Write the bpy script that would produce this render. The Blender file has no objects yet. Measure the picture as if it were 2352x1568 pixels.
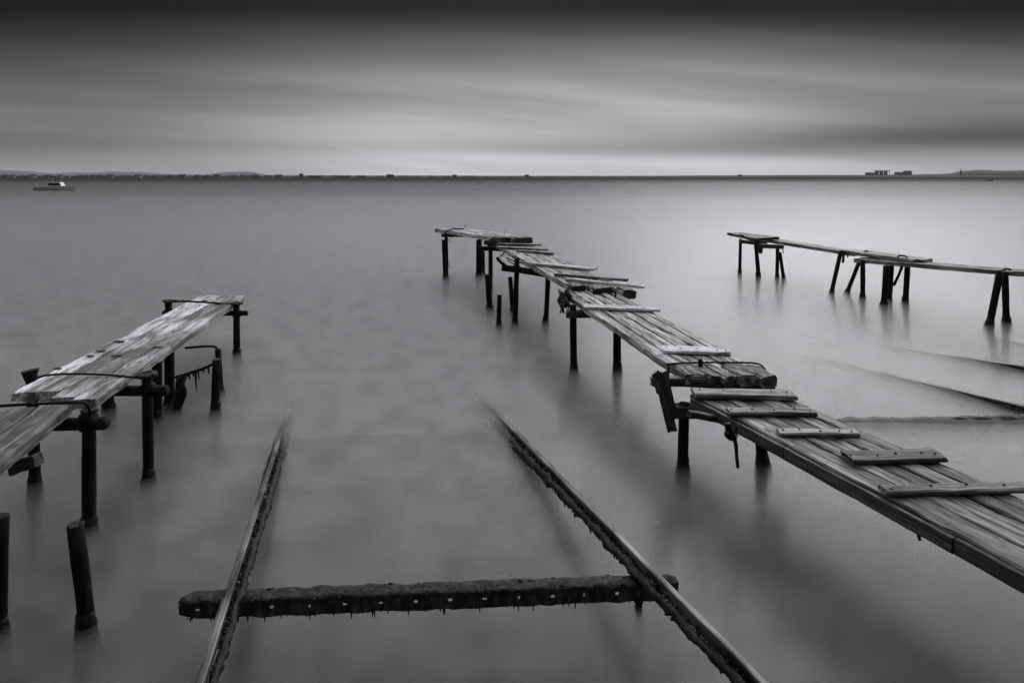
import bpy, bmesh, math, random
from mathutils import Vector, Matrix, noise
R = math.radians
rnd = random.Random(7)
sc = bpy.context.scene
C = sc.collection

# ---------------------------------------------------------------- camera
CAMH, F, CX, HZ = 2.5, 1568.0, 1176.0, 406.5          # eye height, focal length / centre / horizon on a 2352 x 1568 frame
cam = bpy.data.objects.new('camera', bpy.data.cameras.new('camera'))
C.objects.link(cam)
cam.location = (0, 0, CAMH); cam.rotation_euler = (R(90), 0, 0)
cam.data.sensor_width = 36; cam.data.lens = 24
cam.data.shift_y = -(784 - HZ) / 2352
cam.data.clip_start = 0.05; cam.data.clip_end = 40000
sc.camera = cam

# ---------------------------------------------------------------- world, sun, exposure
SUN_EL, SUN_AZ = 24.0, 25.0                              # degrees; azimuth to the right of straight ahead
w = bpy.data.worlds.new('World'); sc.world = w; w.use_nodes = True
nt = w.node_tree; N = nt.nodes; L = nt.links
def nd(tree, typ, **kw):
    n = tree.nodes.new(typ)
    for k, v in kw.items():
        if k in n.inputs.keys() if isinstance(k, str) else False: n.inputs[k].default_value = v
        else: setattr(n, k, v)
    return n
def mth(tree, op, a, b=None, clamp=False):
    n = tree.nodes.new('ShaderNodeMath'); n.operation = op; n.use_clamp = clamp
    for i, v in enumerate((a, b)):
        if v is None: continue
        if isinstance(v, (int, float)): n.inputs[i].default_value = v
        else: tree.links.new(v, n.inputs[i])
    return n.outputs[0]
def ramp(tree, fac, stops, interp='LINEAR'):
    n = tree.nodes.new('ShaderNodeValToRGB'); n.color_ramp.interpolation = interp
    e = n.color_ramp.elements
    for i, (p, v) in enumerate(stops):
        el = e[i] if i < 2 else e.new(p)
        el.position = p; el.color = (v, v, v, 1)
    tree.links.new(fac, n.inputs[0]); return n.outputs[0]
def gauss(tree, u, v, cu, cv, su, sv, tilt):
    # soft elongated cloud bank, 1 at its core
    du = mth(tree, 'DIVIDE', mth(tree, 'SUBTRACT', u, cu), su)
    vv = mth(tree, 'SUBTRACT', mth(tree, 'SUBTRACT', v, cv), mth(tree, 'MULTIPLY', mth(tree, 'SUBTRACT', u, cu), tilt))
    dv = mth(tree, 'DIVIDE', vv, sv)
    s = mth(tree, 'ADD', mth(tree, 'MULTIPLY', du, du), mth(tree, 'MULTIPLY', dv, dv))
    return mth(tree, 'POWER', 2.718, mth(tree, 'MULTIPLY', s, -1))
N.clear()
out = N.new('ShaderNodeOutputWorld'); bg = N.new('ShaderNodeBackground')
sky = N.new('ShaderNodeTexSky'); sky.sky_type = 'NISHITA'; sky.sun_disc = False
sky.sun_elevation = R(SUN_EL); sky.sun_rotation = R(SUN_AZ)
sky.dust_density = 3.0; sky.air_density = 1.0
bw = N.new('ShaderNodeRGBToBW'); L.new(sky.outputs[0], bw.inputs[0])
tc = N.new('ShaderNodeTexCoord'); sep = N.new('ShaderNodeSeparateXYZ'); L.new(tc.outputs['Generated'], sep.inputs[0])
u = sep.outputs[0]                                        # straight cloud banks lying parallel to the far shore
v = mth(nt, 'DIVIDE', mth(nt, 'MAXIMUM', sep.outputs[2], 0.0), mth(nt, 'MAXIMUM', mth(nt, 'ABSOLUTE', sep.outputs[1]), .02))
# long wind-drawn cloud streaks
cmb = N.new('ShaderNodeCombineXYZ')
L.new(mth(nt, 'MULTIPLY', u, 1.3), cmb.inputs[0]); L.new(mth(nt, 'MULTIPLY', sep.outputs[1], 1.3), cmb.inputs[1])
L.new(mth(nt, 'ADD', mth(nt, 'MULTIPLY', v, 15.0), mth(nt, 'MULTIPLY', u, 1.2)), cmb.inputs[2])
n1 = N.new('ShaderNodeTexNoise'); n1.inputs['Scale'].default_value = 1.4; n1.inputs['Detail'].default_value = 4; n1.inputs['Roughness'].default_value = 0.45
L.new(cmb.outputs[0], n1.inputs['Vector'])
streak = ramp(nt, n1.outputs[0], [(0.30, 0.80), (0.70, 1.17)], 'EASE')
# sky by height: bright low, belt darkened like a filter, unseen dome brightened above
sky_prof = mth(nt, 'MULTIPLY', 3.0, ramp(nt, v, [(p_, q_ / 3.0) for p_, q_ in [(0.0, 1.04), (0.028, 0.95), (0.045, 0.62), (0.09, 0.55), (0.14, 0.40), (0.195, 0.14), (0.24, 0.01), (0.287, -0.02), (.305, 1.4), (.40, 2.5)]], 'B_SPLINE'))
bank = gauss(nt, u, v, 0.60, 0.060, 0.40, 0.024, 0.03)
bank2 = gauss(nt, u, v, 0.18, 0.038, 0.42, 0.010, -0.015)
glow = gauss(nt, u, v, 0.06, 0.105, 0.40, 0.05, 0.05)
side = ramp(nt, mth(nt, 'ADD', mth(nt, 'MULTIPLY', u, 0.5), 0.5), [(0.20, 0.42), (0.44, .90), (0.60, .90), (0.80, 0.54)], 'EASE')
back = ramp(nt, mth(nt, 'ADD', mth(nt, 'MULTIPLY', sep.outputs[1], 0.5), 0.5), [(0.1, 0.10), (0.78, 1.0)], 'EASE')   # unseen sky behind the camera dimmed to darken faces turned this way
val = mth(nt, 'MULTIPLY', mth(nt, 'MULTIPLY', mth(nt, 'MULTIPLY', sky_prof, streak), side), back)
val = mth(nt, 'MULTIPLY', val, mth(nt, 'SUBTRACT', 1.0, mth(nt, 'MULTIPLY', bank, 0.68)))
val = mth(nt, 'MULTIPLY', val, mth(nt, 'SUBTRACT', 1.0, mth(nt, 'MULTIPLY', bank2, 0.26)))
val = mth(nt, 'MULTIPLY', val, mth(nt, 'ADD', 1.0, mth(nt, 'MULTIPLY', glow, 0.12)))
# the clear-sky radiance levelled by the overcast
lev = mth(nt, 'POWER', bw.outputs[0], 0.10)
tot = mth(nt, 'MULTIPLY', val, lev)
col = N.new('ShaderNodeMixRGB'); col.blend_type = 'MULTIPLY'; col.inputs[0].default_value = 1
L.new(tot, col.inputs[1]); col.inputs[2].default_value = (0.955, 0.975, 1.0, 1)
L.new(col.outputs[0], bg.inputs[0]); bg.inputs[1].default_value = 0.62
L.new(bg.outputs[0], out.inputs[0])
sun = bpy.data.objects.new('sun', bpy.data.lights.new('sun', 'SUN')); C.objects.link(sun)
sun.data.energy = 0.63; sun.data.angle = R(40); sun.data.color = (1.0, 0.99, 0.985)
d = Vector((math.sin(R(SUN_AZ)) * math.cos(R(SUN_EL)), math.cos(R(SUN_AZ)) * math.cos(R(SUN_EL)), math.sin(R(SUN_EL))))
sun.rotation_euler = d.to_track_quat('Z', 'Y').to_euler(); sun.location = d * 50
sc.view_settings.view_transform = 'Standard'; sc.view_settings.look = 'None'
sc.view_settings.exposure = 0; sc.view_settings.gamma = 1
sc.render.engine = 'CYCLES'
sc.cycles.use_denoising = True; sc.cycles.max_bounces = 3; sc.cycles.adaptive_threshold = .025; sc.cycles.transparent_max_bounces = 16
sc.cycles.volume_bounces = 0; sc.cycles.sampling_pattern = 'TABULATED_SOBOL'

# ---------------------------------------------------------------- helpers
def P(px, py, z):
    Y = (CAMH - z) * F / (py - HZ); return Vector(((px - CX) * Y / F, Y, z))
def Q(px, py, Y): return Vector(((px - CX) * Y / F, Y, CAMH - (py - HZ) * Y / F))
def PS(px, py, z0, Y0, s):                               # point on a plane that rises by s per metre away
    dy = (py - HZ) / F; Y = (CAMH - z0 + s * Y0) / (dy + s)
    return Vector(((px - CX) * Y / F, Y, z0 + s * (Y - Y0)))
def tag(o, label=None, cat=None, group=None, kind=None):
    if label: o['label'] = label
    if cat: o['category'] = cat
    if group: o['group'] = group
    if kind: o['kind'] = kind
    return o
def thing(name, label, cat, loc, group=None):
    o = bpy.data.objects.new(name, None); C.objects.link(o); o.location = loc; o.empty_display_size = 0.2
    return tag(o, label, cat, group)
def WM(o):                                               # world matrix without waiting for the depsgraph
    m = o.matrix_basis.copy()
    while o.parent: o = o.parent; m = o.matrix_basis @ m
    return m
def mesh_obj(name, verts, faces, mat, parent=None, M=None, smooth=False):
    me = bpy.data.meshes.new(name); me.from_pydata([tuple(x) for x in verts], [], faces); me.update()
    if smooth:
        for p in me.polygons: p.use_smooth = True
    o = bpy.data.objects.new(name, me); C.objects.link(o)
    for m in (mat if isinstance(mat, (list, tuple)) else [mat]): me.materials.append(m)
    M = M or Matrix.Identity(4)
    if parent is not None:
        o.parent = parent; o.matrix_local = WM(parent).inverted() @ M
    else: o.matrix_world = M
    return o
def frame_of(a, b, up=Vector((0, 0, 1))):
    x = (b - a).normalized(); y = up.cross(x).normalized(); z = x.cross(y)
    M = Matrix((x, y, z)).transposed().to_4x4(); M.translation = a; return M
def plank(name, parent, a, b, wid, th, mat, n=7, jit=0.005, end=(0.012, 0.012), up=Vector((0, 0, 1)), bow=0.0, taper=(1, 1), cham=0.007, smooth=False):
    """board whose top centre line runs a -> b; worn edges, uneven ends"""
    Ln = (b - a).length; M = frame_of(a, b, up); h = wid / 2; c = min(cham, th * .3)
    sec = [(-h, -th + c), (-h + c, -th), (h - c, -th), (h, -th + c), (h, -c), (h - c, 0), (0, 0.0), (-h + c, 0), (-h, -c)]
    k = len(sec); V = []; Fc = []; n = max(n, int(Ln / .13))
    s1, s2 = rnd.uniform(0, 99), rnd.uniform(0, 99)
    for i in range(n + 1):
        t = i / n; x = t * Ln; ws = taper[0] + (taper[1] - taper[0]) * t
        e0 = (noise.noise((x * 2.3, s1, 0)) * 2.2 + noise.noise((x * 11, s1, 5)) * 1.6) * jit; e1 = (noise.noise((x * 2.3, s2, 0)) * 2.2 + noise.noise((x * 11, s2, 5)) * 1.6) * jit
        for (y, z) in sec:
            yy = y * ws + (e0 if y < 0 else e1 if y > 0 else 0) + rnd.uniform(-jit, jit) * .35
            zz = z + rnd.uniform(-jit, jit) * .5 - (jit * max(0, noise.noise((x * 6, y * 30, s1))) * 1.6 if z > -.02 else 0) + bow * math.sin(math.pi * t)
            xx = x
            if i == 0: xx += rnd.uniform(-1, 1) * end[0]
            if i == n: xx += rnd.uniform(-1, 1) * end[1]
            V.append((xx, yy, zz))
    for i in range(n):
        for j in range(k):
            Fc.append((i * k + j, i * k + (j + 1) % k, (i + 1) * k + (j + 1) % k, (i + 1) * k + j))
    Fc.append(tuple(range(k))[::-1]); Fc.append(tuple(n * k + j for j in range(k)))
    Fc = [tuple(reversed(f)) for f in Fc]
    return mesh_obj(name, V, Fc, mat, parent, M, smooth)
def tube_geo(pts, rad, seg=10, jit=0.0, cap=True, sq=0.0):
    V = []; Fc = []; n = len(pts)
    if not isinstance(rad, (list, tuple)): rad = [rad] * n
    ref = None
    for i, p in enumerate(pts):
        t = (pts[min(i + 1, n - 1)] - pts[max(i - 1, 0)]).normalized()
        if ref is None:
            ref = Vector((1, 0, 0)) if abs(t.x) < .8 else Vector((0, 1, 0))
        a = (ref - t * ref.dot(t)).normalized(); ref = a; bb = t.cross(a)
        for j in range(seg):
            an = 2 * math.pi * j / seg
            r = rad[i] * (1 + rnd.uniform(-jit, jit))
            V.append(p + (a * math.cos(an) + bb * math.sin(an)) * r)
    for i in range(n - 1):
        for j in range(seg):
            Fc.append((i * seg + j, i * seg + (j + 1) % seg, (i + 1) * seg + (j + 1) % seg, (i + 1) * seg + j))
    if cap:
        Fc.append(tuple(range(seg))[::-1]); Fc.append(tuple((n - 1) * seg + j for j in range(seg)))
    return V, Fc
def tube(name, parent, pts, rad, mat, seg=10, jit=0.0, smooth=True, origin=None):
    pts = [Vector(p) for p in pts]; o0 = Vector(origin) if origin is not None else pts[0]
    V, Fc = tube_geo([p - o0 for p in pts], rad, seg, jit)
    return mesh_obj(name, V, Fc, mat, parent, Matrix.Translation(o0), smooth)
def curve_pts(ctrl, n=16):
    out = []; m = len(ctrl) - 1
    c = [Vector(p) for p in ctrl]
    for i in range(m):
        p0, p1, p2, p3 = c[max(i - 1, 0)], c[i], c[i + 1], c[min(i + 2, m)]
        k = max(2, n // m)
        for j in range(k):
            t = j / k
            out.append(.5 * ((2 * p1) + (p2 - p0) * t + (2 * p0 - 5 * p1 + 4 * p2 - p3) * t * t + (3 * p1 - p0 - 3 * p2 + p3) * t ** 3))
    out.append(c[-1]); return out
def merge(geos):
    V = []; Fc = []
    for v, f in geos:
        o = len(V); V += list(v); Fc += [tuple(i + o for i in q) for q in f]
    return V, Fc
def lump(c, r, sub=2, amp=.3, sc_=(1, 1, 1), freq=2.0):
    bm = bmesh.new(); bmesh.ops.create_icosphere(bm, subdivisions=sub, radius=1)
    s = rnd.uniform(0, 50)
    for q in bm.verts:
        f = 1 + amp * noise.noise(q.co * freq + Vector((s, s, s)))
        q.co = Vector((q.co.x * sc_[0], q.co.y * sc_[1], q.co.z * sc_[2])) * r * f + Vector(c)
    V = [q.co.copy() for q in bm.verts]; Fc = [tuple(x.index for x in f.verts) for f in bm.faces]; bm.free(); return V, Fc

# ---------------------------------------------------------------- materials
def new_mat(name):
    m = bpy.data.materials.new(name); m.use_nodes = True; t = m.node_tree; t.nodes.clear()
    o = t.nodes.new('ShaderNodeOutputMaterial'); b = t.nodes.new('ShaderNodeBsdfPrincipled')
    t.links.new(b.outputs[0], o.inputs[0]); return m, t, b, o
def noise_n(t, vec, scale, detail=4, rough=.55, dist=0.0):
    n = t.nodes.new('ShaderNodeTexNoise'); n.inputs['Scale'].default_value = scale; n.inputs['Detail'].default_value = detail
    n.inputs['Roughness'].default_value = rough; n.inputs['Distortion'].default_value = dist
    if vec is not None: t.links.new(vec, n.inputs['Vector'])
    return n.outputs[0]
def vmap(t, vec, scale):
    n = t.nodes.new('ShaderNodeVectorMath'); n.operation = 'MULTIPLY'; t.links.new(vec, n.inputs[0]); n.inputs[1].default_value = scale; return n.outputs[0]
def rand_coord(t):
    c = t.nodes.new('ShaderNodeTexCoord'); oi = t.nodes.new('ShaderNodeObjectInfo')
    n = t.nodes.new('ShaderNodeVectorMath'); n.operation = 'ADD'; t.links.new(c.outputs['Object'], n.inputs[0])
    m = t.nodes.new('ShaderNodeMath'); m.operation = 'MULTIPLY'; m.inputs[1].default_value = 53.0
    t.links.new(oi.outputs['Random'], m.inputs[0]); t.links.new(m.outputs[0], n.inputs[1]); return n.outputs[0], oi.outputs['Random'], c.outputs['Object']
def bump(t, h, strength, dist, prev=None):
    n = t.nodes.new('ShaderNodeBump'); n.inputs['Strength'].default_value = strength; n.inputs['Distance'].default_value = dist
    t.links.new(h, n.inputs['Height'])
    if prev is not None: t.links.new(prev, n.inputs['Normal'])
    return n.outputs[0]
def set_rgb(t, b, val, tint=(0.97, 0.98, 1.0)):
    c = t.nodes.new('ShaderNodeMixRGB'); c.blend_type = 'MULTIPLY'; c.inputs[0].default_value = 1
    t.links.new(val, c.inputs[1]); c.inputs[2].default_value = (*tint, 1); t.links.new(c.outputs[0], b.inputs['Base Color'])

def wood(name, dark, mid, light, patch=(.42, .62), rough=(.34, .62), grain=1.0, knots=True, spec=.5, psc=(1.0, 3.2)):
    m, t, b, o = new_mat(name)
    co, rn, ob = rand_coord(t)
    g1 = noise_n(t, vmap(t, co, (.9, 26, 26)), 1.0, 5, .6, .35)
    g2 = noise_n(t, vmap(t, co, (2.2, 95, 70)), 1.0, 3, .6, .2)
    pt = noise_n(t, vmap(t, co, (psc[0], psc[1], psc[1])), 1.7, 5, .62, .3)
    fine = noise_n(t, vmap(t, co, (12, 50, 50)), 1.0, 4, .7)
    ck = noise_n(t, vmap(t, co, (.8, 17, 17)), 1.0, 4, .6, .25)
    crack = ramp(t, mth(t, 'ABSOLUTE', mth(t, 'SUBTRACT', ck, .5)), [(.006, .12), (.03, 1.0)])          # long drying cracks
    gr = ramp(t, g1, [(.36, 0), (.58, 1)])
    fib = ramp(t, g2, [(.36, 0), (.55, 1)])
    pm = ramp(t, pt, [(patch[0], 0), (patch[1], 1)], 'EASE')
    base = mth(t, 'ADD', mth(t, 'MULTIPLY', pm, light - mid), mid)
    base = mth(t, 'MULTIPLY', base, mth(t, 'ADD', mth(t, 'MULTIPLY', gr, .75 * grain), 1 - .75 * grain))
    base = mth(t, 'MULTIPLY', base, mth(t, 'ADD', mth(t, 'MULTIPLY', fib, .6 * grain), 1 - .6 * grain))
    base = mth(t, 'MULTIPLY', base, crack)
    base = mth(t, 'MULTIPLY', base, mth(t, 'ADD', mth(t, 'MULTIPLY', fine, 1.2), .4))
    base = mth(t, 'MULTIPLY', base, mth(t, 'ADD', mth(t, 'MULTIPLY', rn, .5), .75))
    if knots:
        vo = t.nodes.new('ShaderNodeTexVoronoi'); vo.inputs['Scale'].default_value = 1.0; vo.inputs['Randomness'].default_value = 1
        t.links.new(vmap(t, co, (2.6, 7.5, 7.5)), vo.inputs['Vector'])
        kd = mth(t, 'ADD', vo.outputs['Distance'], mth(t, 'MULTIPLY', mth(t, 'SUBTRACT', fine, .5), .22))
        kn = ramp(t, kd, [(.07, 0), (.17, 1)], 'EASE')
        base = mth(t, 'MULTIPLY', base, mth(t, 'ADD', mth(t, 'MULTIPLY', kn, .85), .15))
    base = mth(t, 'ADD', base, dark)
    set_rgb(t, b, base)
    rr = mth(t, 'ADD', mth(t, 'MULTIPLY', fib, rough[1] - rough[0]), rough[0]); t.links.new(rr, b.inputs['Roughness'])
    b.inputs['Specular IOR Level'].default_value = spec
    nb = bump(t, g1, .8 * grain, .014); nb = bump(t, g2, .8 * grain, .007, nb); nb = bump(t, fine, .35, .003, nb); nb = bump(t, crack, .8, .008, nb)
    t.links.new(nb, b.inputs['Normal']); return m
M_deck = wood('weathered_wood', .006, .05, .50, patch=(.38, .68))
M_bleach = wood('bleached_wood', .006, .18, .95, patch=(.34, .60))
M_left = wood('pale_patched_wood', .008, .08, .95, patch=(.38, .62), grain=.5, knots=False, psc=(.32, 1.3))
M_grey = wood('worn_grey_board', .006, .10, .60, patch=(.35, .6))
M_light = wood('bare_new_board', .03, .70, .92, patch=(.25, .55), grain=.36, knots=False)
M_dark = wood('shade_dark_wood', .006, .018, .075, patch=(.4, .65))
def pole_mat(name, lo, hi, rough, metal=0.0, sc_=18.0, bd=.01):
    m, t, b, o = new_mat(name)
    co, rn, ob = rand_coord(t)
    n = noise_n(t, vmap(t, co, (1, 1, .35)), sc_, 5, .65, .3); k = noise_n(t, co, 60, 3, .6)
    val = mth(t, 'ADD', mth(t, 'MULTIPLY', ramp(t, n, [(.45, 0), (.75, 1)]), hi - lo), lo); set_rgb(t, b, val)
    b.inputs['Roughness'].default_value = rough; b.inputs['Metallic'].default_value = metal; b.inputs['Specular IOR Level'].default_value = .15
    nb = bump(t, n, .7, bd); nb = bump(t, k, .4, bd * .4, nb); t.links.new(nb, b.inputs['Normal']); return m
M_pole = pole_mat('blackened_pole', .004, .02, .8)
M_pipe = pole_mat('rusted_pipe', .005, .028, .65, .1)
M_weed = pole_mat('wet_seaweed', .006, .03, .45, 0, 30, .02)
M_crust = pole_mat('barnacle_crust', .015, .10, .6, 0, 34, .02)
M_rope = pole_mat('old_rope', .02, .10, .8, 0, 60, .004)
M_cloth = pole_mat('wet_rag', .015, .05, .8, 0, 40, .004)
def steel():
    m, t, b, o = new_mat('worn_rail_steel')
    co, rn, ob = rand_coord(t)
    n = noise_n(t, vmap(t, co, (2, 30, 30)), 1, 5, .65); p = noise_n(t, vmap(t, co, (1, 4, 4)), 1.4, 4, .6)
    val = mth(t, 'ADD', mth(t, 'MULTIPLY', ramp(t, p, [(.42, 0), (.62, 1)]), .20), .03)
    val = mth(t, 'MULTIPLY', val, mth(t, 'ADD', n, .5)); set_rgb(t, b, val)
    b.inputs['Metallic'].default_value = .75
    t.links.new(mth(t, 'ADD', mth(t, 'MULTIPLY', n, .3), .32), b.inputs['Roughness'])
    t.links.new(bump(t, n, .3, .003), b.inputs['Normal']); return m
M_steel = steel()
def flat(name, v, rough=.8, var=.3, sc_=.05):
    m, t, b, o = new_mat(name)
    c = t.nodes.new('ShaderNodeTexCoord'); n = noise_n(t, c.outputs['Object'], sc_, 5, .6)
    set_rgb(t, b, mth(t, 'MULTIPLY', mth(t, 'ADD', mth(t, 'MULTIPLY', n, 2 * var), 1 - var), v)); b.inputs['Roughness'].default_value = rough
    return m
M_land = flat('shore_scrub', .014, .95, .5, .02)
M_hill = flat('hill_scrub', .03, .95, .4, .003)
M_tree = flat('far_foliage', .010, .95, .5, .1)
M_conc = flat('far_concrete', .02, .9, .3, .2)
M_house = flat('far_render_wall', .22, .9, .4, .1)
M_houseb = flat('far_grey_wall', .08, .9, .4, .1)
M_roof = flat('far_roof', .05, .9, .3, .3)
M_white = flat('white_hull_paint', .72, .35, .12, 1.5)
M_navy = flat('dark_hull_paint', .06, .4, .2, 1.5)
M_tent = flat('pale_canvas', .55, .8, .2, 1)
M_sand = flat('sandy_seabed', .12, .95, .5, 1.0)
M_glass = flat('dark_glass', .02, .15, .1, 1)

def water(name, opaque):
    m, t, b, o = new_mat(name)
    t.nodes.remove(b)
    g = t.nodes.new('ShaderNodeNewGeometry'); pos = g.outputs['Position']
    mott = ramp(t, noise_n(t, vmap(t, pos, (1, 1.2, 0)), 2.2, 4, .68, 0), [(.36, 0), (.60, 1)], 'EASE')                # patches of weed and sand stirred up in the shallows
    bands = noise_n(t, vmap(t, pos, (.0012, .011, 0)), 1, 3, .55, 0)         # wind lanes
    c = mth(t, 'ADD', mth(t, 'MULTIPLY', mott, .17), WALB - .105)
    c = mth(t, 'MULTIPLY', c, mth(t, 'ADD', mth(t, 'MULTIPLY', bands, .6), .7))
    sp_ = t.nodes.new('ShaderNodeSeparateXYZ'); t.links.new(pos, sp_.inputs[0])
    c = mth(t, 'MULTIPLY', c, ramp(t, mth(t, 'DIVIDE', sp_.outputs[1], 600.0, True), [(0.0, .20), (.003, .30), (.008, .72), (.016, 1.12), (.045, 1.15), (.2, .45), (.8, .15)]))   # painted dark like a vignette up close; silty shallows, clear deep water beyond
    df = t.nodes.new('ShaderNodeBsdfDiffuse'); t.links.new(c, df.inputs[0])
    gl = t.nodes.new('ShaderNodeBsdfGlossy'); t.links.new(mth(t, 'ADD', mth(t, 'MULTIPLY', bands, .24), WRGH - .12), gl.inputs['Roughness'])
    gl.inputs[0].default_value = (.97, .975, 1, 1)
    gs = t.nodes.new('ShaderNodeBsdfGlossy'); gs.inputs['Roughness'].default_value = .19; gs.inputs[0].default_value = (.97, .975, 1, 1)
    gm = t.nodes.new('ShaderNodeMixShader'); gm.inputs[0].default_value = .6; t.links.new(gl.outputs[0], gm.inputs[1]); t.links.new(gs.outputs[0], gm.inputs[2])
    fr = t.nodes.new('ShaderNodeFresnel'); fr.inputs[0].default_value = 1.34
    yk = mth(t, 'DIVIDE', sp_.outputs[1], 800.0, True)
    ruff = ramp(t, yk, [(0.0, 1.0), (.012, 1.0), (.03, .90), (.06, .66), (.12, .42), (.2, .32), (.6, .10), (1.0, .04)])   # sheltered near the shore, wind-ruffled farther out
    fc = mth(t, 'MULTIPLY', mth(t, 'ADD', mth(t, 'MULTIPLY', fr.outputs[0], 1.0), .0, True), ruff)
    mx = t.nodes.new('ShaderNodeMixShader'); t.links.new(fc, mx.inputs[0])
    t.links.new(df.outputs[0], mx.inputs[1]); t.links.new(gm.outputs[0], mx.inputs[2])
    src = mx.outputs[0]
    if not opaque:
        tr = t.nodes.new('ShaderNodeBsdfTransparent'); m2 = t.nodes.new('ShaderNodeMixShader'); t.links.new(mth(t, 'SUBTRACT', .21, mth(t, 'MULTIPLY', sp_.outputs[2], 2.1), True), m2.inputs[0])   # murkier with depth
        t.links.new(tr.outputs[0], m2.inputs[1]); t.links.new(src, m2.inputs[2]); src = m2.outputs[0]
    t.links.new(src, o.inputs[0]); return m
WALB, WRGH = .35, .38
M_wtop = water('milky_water_upper', False); M_wlow = water('milky_water_body', True)

# ---------------------------------------------------------------- water and sea bed
WX = 11500
def sheet_geo(z, wx=WX, y0=-60, y1=WX): return [(-wx, y0, z), (wx, y0, z), (wx, y1, z), (-wx, y1, z)], [(0, 1, 2, 3)]
levels = [.03, .0, -.035, -.075, -.12, -.17, -.225, -.29]
V, Fc = merge([sheet_geo(z) for z in levels])
wo = mesh_obj('water', V, Fc, [M_wtop, M_wlow])
wo.data.polygons[len(levels) - 1].material_index = 1
tag(wo, kind='structure')
sb = mesh_obj('seabed', *sheet_geo(-1.15), M_sand); tag(sb, kind='structure')

# ---------------------------------------------------------------- posts
def post(parent, foot, top, r, mat=None, name='post', topstyle=None, collar=True):
    """foot on the water (world), top (world); runs down into the sea bed; a collar of growth where the swell reaches"""
    mat = mat or M_pole
    dvec = (top - foot).normalized(); k = 1.2 / max(.5, dvec.z)
    bot = foot - dvec * k; n = 10; pts = []; rad = []
    wob = Vector((rnd.uniform(-1, 1), rnd.uniform(-1, 1), 0)) * r * .12
    for i in range(n + 1):
        tt = i / n
        pts.append(bot.lerp(top, tt) + wob * math.sin(tt * 7)); rad.append(r * (1.04 - .08 * tt) * (1 + rnd.uniform(-.03, .03)))
    o = tube(name, parent, pts, rad, mat, 12, .035, True, foot)
    if collar:
        s = [-.46, -.32, -.18, -.08, .0, .035, .07, .095]; rr = [1.3, 1.8, 1.8, 1.6, 1.35, 1.22, 1.14, .98]
        h = rnd.uniform(.8, 1.2)
        cp = [foot + dvec * (q * h) for q in s]
        tube('weed_collar', o if parent is not None else o, cp, [r * q * rnd.uniform(.95, 1.07) for q in rr], M_weed, 12, .07, True, foot)
    return o
def post_px(parent, fx, fy, tx, ty, r, **kw):
    f = P(fx, fy, 0); return post(parent, f, Q(tx, ty, f.y), r, **kw)
def deck(parent, NL, NR, FL, FR, fr, th, mat, gap=.010, endn=.03, endf=.03, bow=0, n=9, jit=.005, notch={}):
    """long planks side by side between the near edge NL-NR and the far edge FL-FR; fr = share of the width each takes"""
    tot = sum(fr); acc = 0; dirv = ((FL - NL) + (FR - NR)).normalized(); side = Vector((dirv.y, -dirv.x, 0)).normalized()
    wn = abs((NR - NL).dot(side)); wf = abs((FR - FL).dot(side)); res = []
    for i, f in enumerate(fr):
        t = (acc + f / 2) / tot; acc += f
        a = NL.lerp(NR, t); b = FL.lerp(FR, t); dv = (b - a).normalized()
        a = a + dv * (rnd.uniform(-endn, endn) + notch.get(i, 0)); b = b + dv * rnd.uniform(-endf, endf)
        dz = rnd.uniform(-.004, .004); a.z += dz; b.z += dz + rnd.uniform(-.003, .003)
        wa = f / tot * wn - gap; wb = f / tot * wf - gap
        res.append(plank('plank', parent, a, b, wa, th * rnd.uniform(.95, 1.03), mat, n=n, jit=jit, taper=(1, wb / wa), bow=bow, end=(.012, .012)))
    return res
def cleat(parent, FLp, FRp, BLp, plane, th, mat, wmin=.07):
    """batten nailed across the deck: front-bottom corners and back-left-top corner"""
    z0, Y0, s = plane
    a = PS(*FLp, z0, Y0, s); b = PS(*FRp, z0, Y0, s); bk = PS(*BLp, z0 + th, Y0, s)
    x = (b - a).normalized(); yv = Vector((0, 0, 1)).cross(x).normalized()
    wd = max(wmin, min(.2, abs((bk - a).dot(yv))))
    off = yv * wd / 2 + Vector((0, 0, th + .006))
    c = plank('cleat', parent, a + off, b + off, wd, th, mat, n=6, jit=.004, end=(.008, .01))
    for t in (.06, .30, .55, .80, .95):                      # rusty nail heads
        q = (a + off).lerp(b + off, t + rnd.uniform(-.03, .03)) + yv * rnd.uniform(-.25, .25) * wd
        tube('nail', c, [q - Vector((0, 0, .01)), q + Vector((0, 0, .005))], rnd.uniform(.006, .010), M_pipe, 6)
    return c

# ================================================================ central jetty
J = thing('plank_jetty', 'long crooked plank jetty with cross battens running from the right foreground out to sea', 'jetty', (1.6, 5.9, 0))
# near run A
zA = .635
AL = lambda Y: Vector((1.876 - .345 * (Y - 4.869), Y, zA)); AR = lambda Y: Vector((2.655 - .345 * (Y - 4.869), Y, zA))
deck(J, AL(2.1), AR(2.1), AL(5.93), AR(5.93), [.21, .12, .15, .15, .15], .088, M_deck, gap=.016, n=16, jit=.006, notch={2: -.02})
pA = (zA, 5, 0)
# added dark board standing in for shade on the left side face
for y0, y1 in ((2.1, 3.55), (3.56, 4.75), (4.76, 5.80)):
    plank('shade_board', J, AL(y0) + Vector((-.020, 0, -.012)), AL(y1) + Vector((-.020, 0, -.012)), .028, .085, M_dark, n=10, jit=.004, end=(.004, .004), cham=.003)
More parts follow.
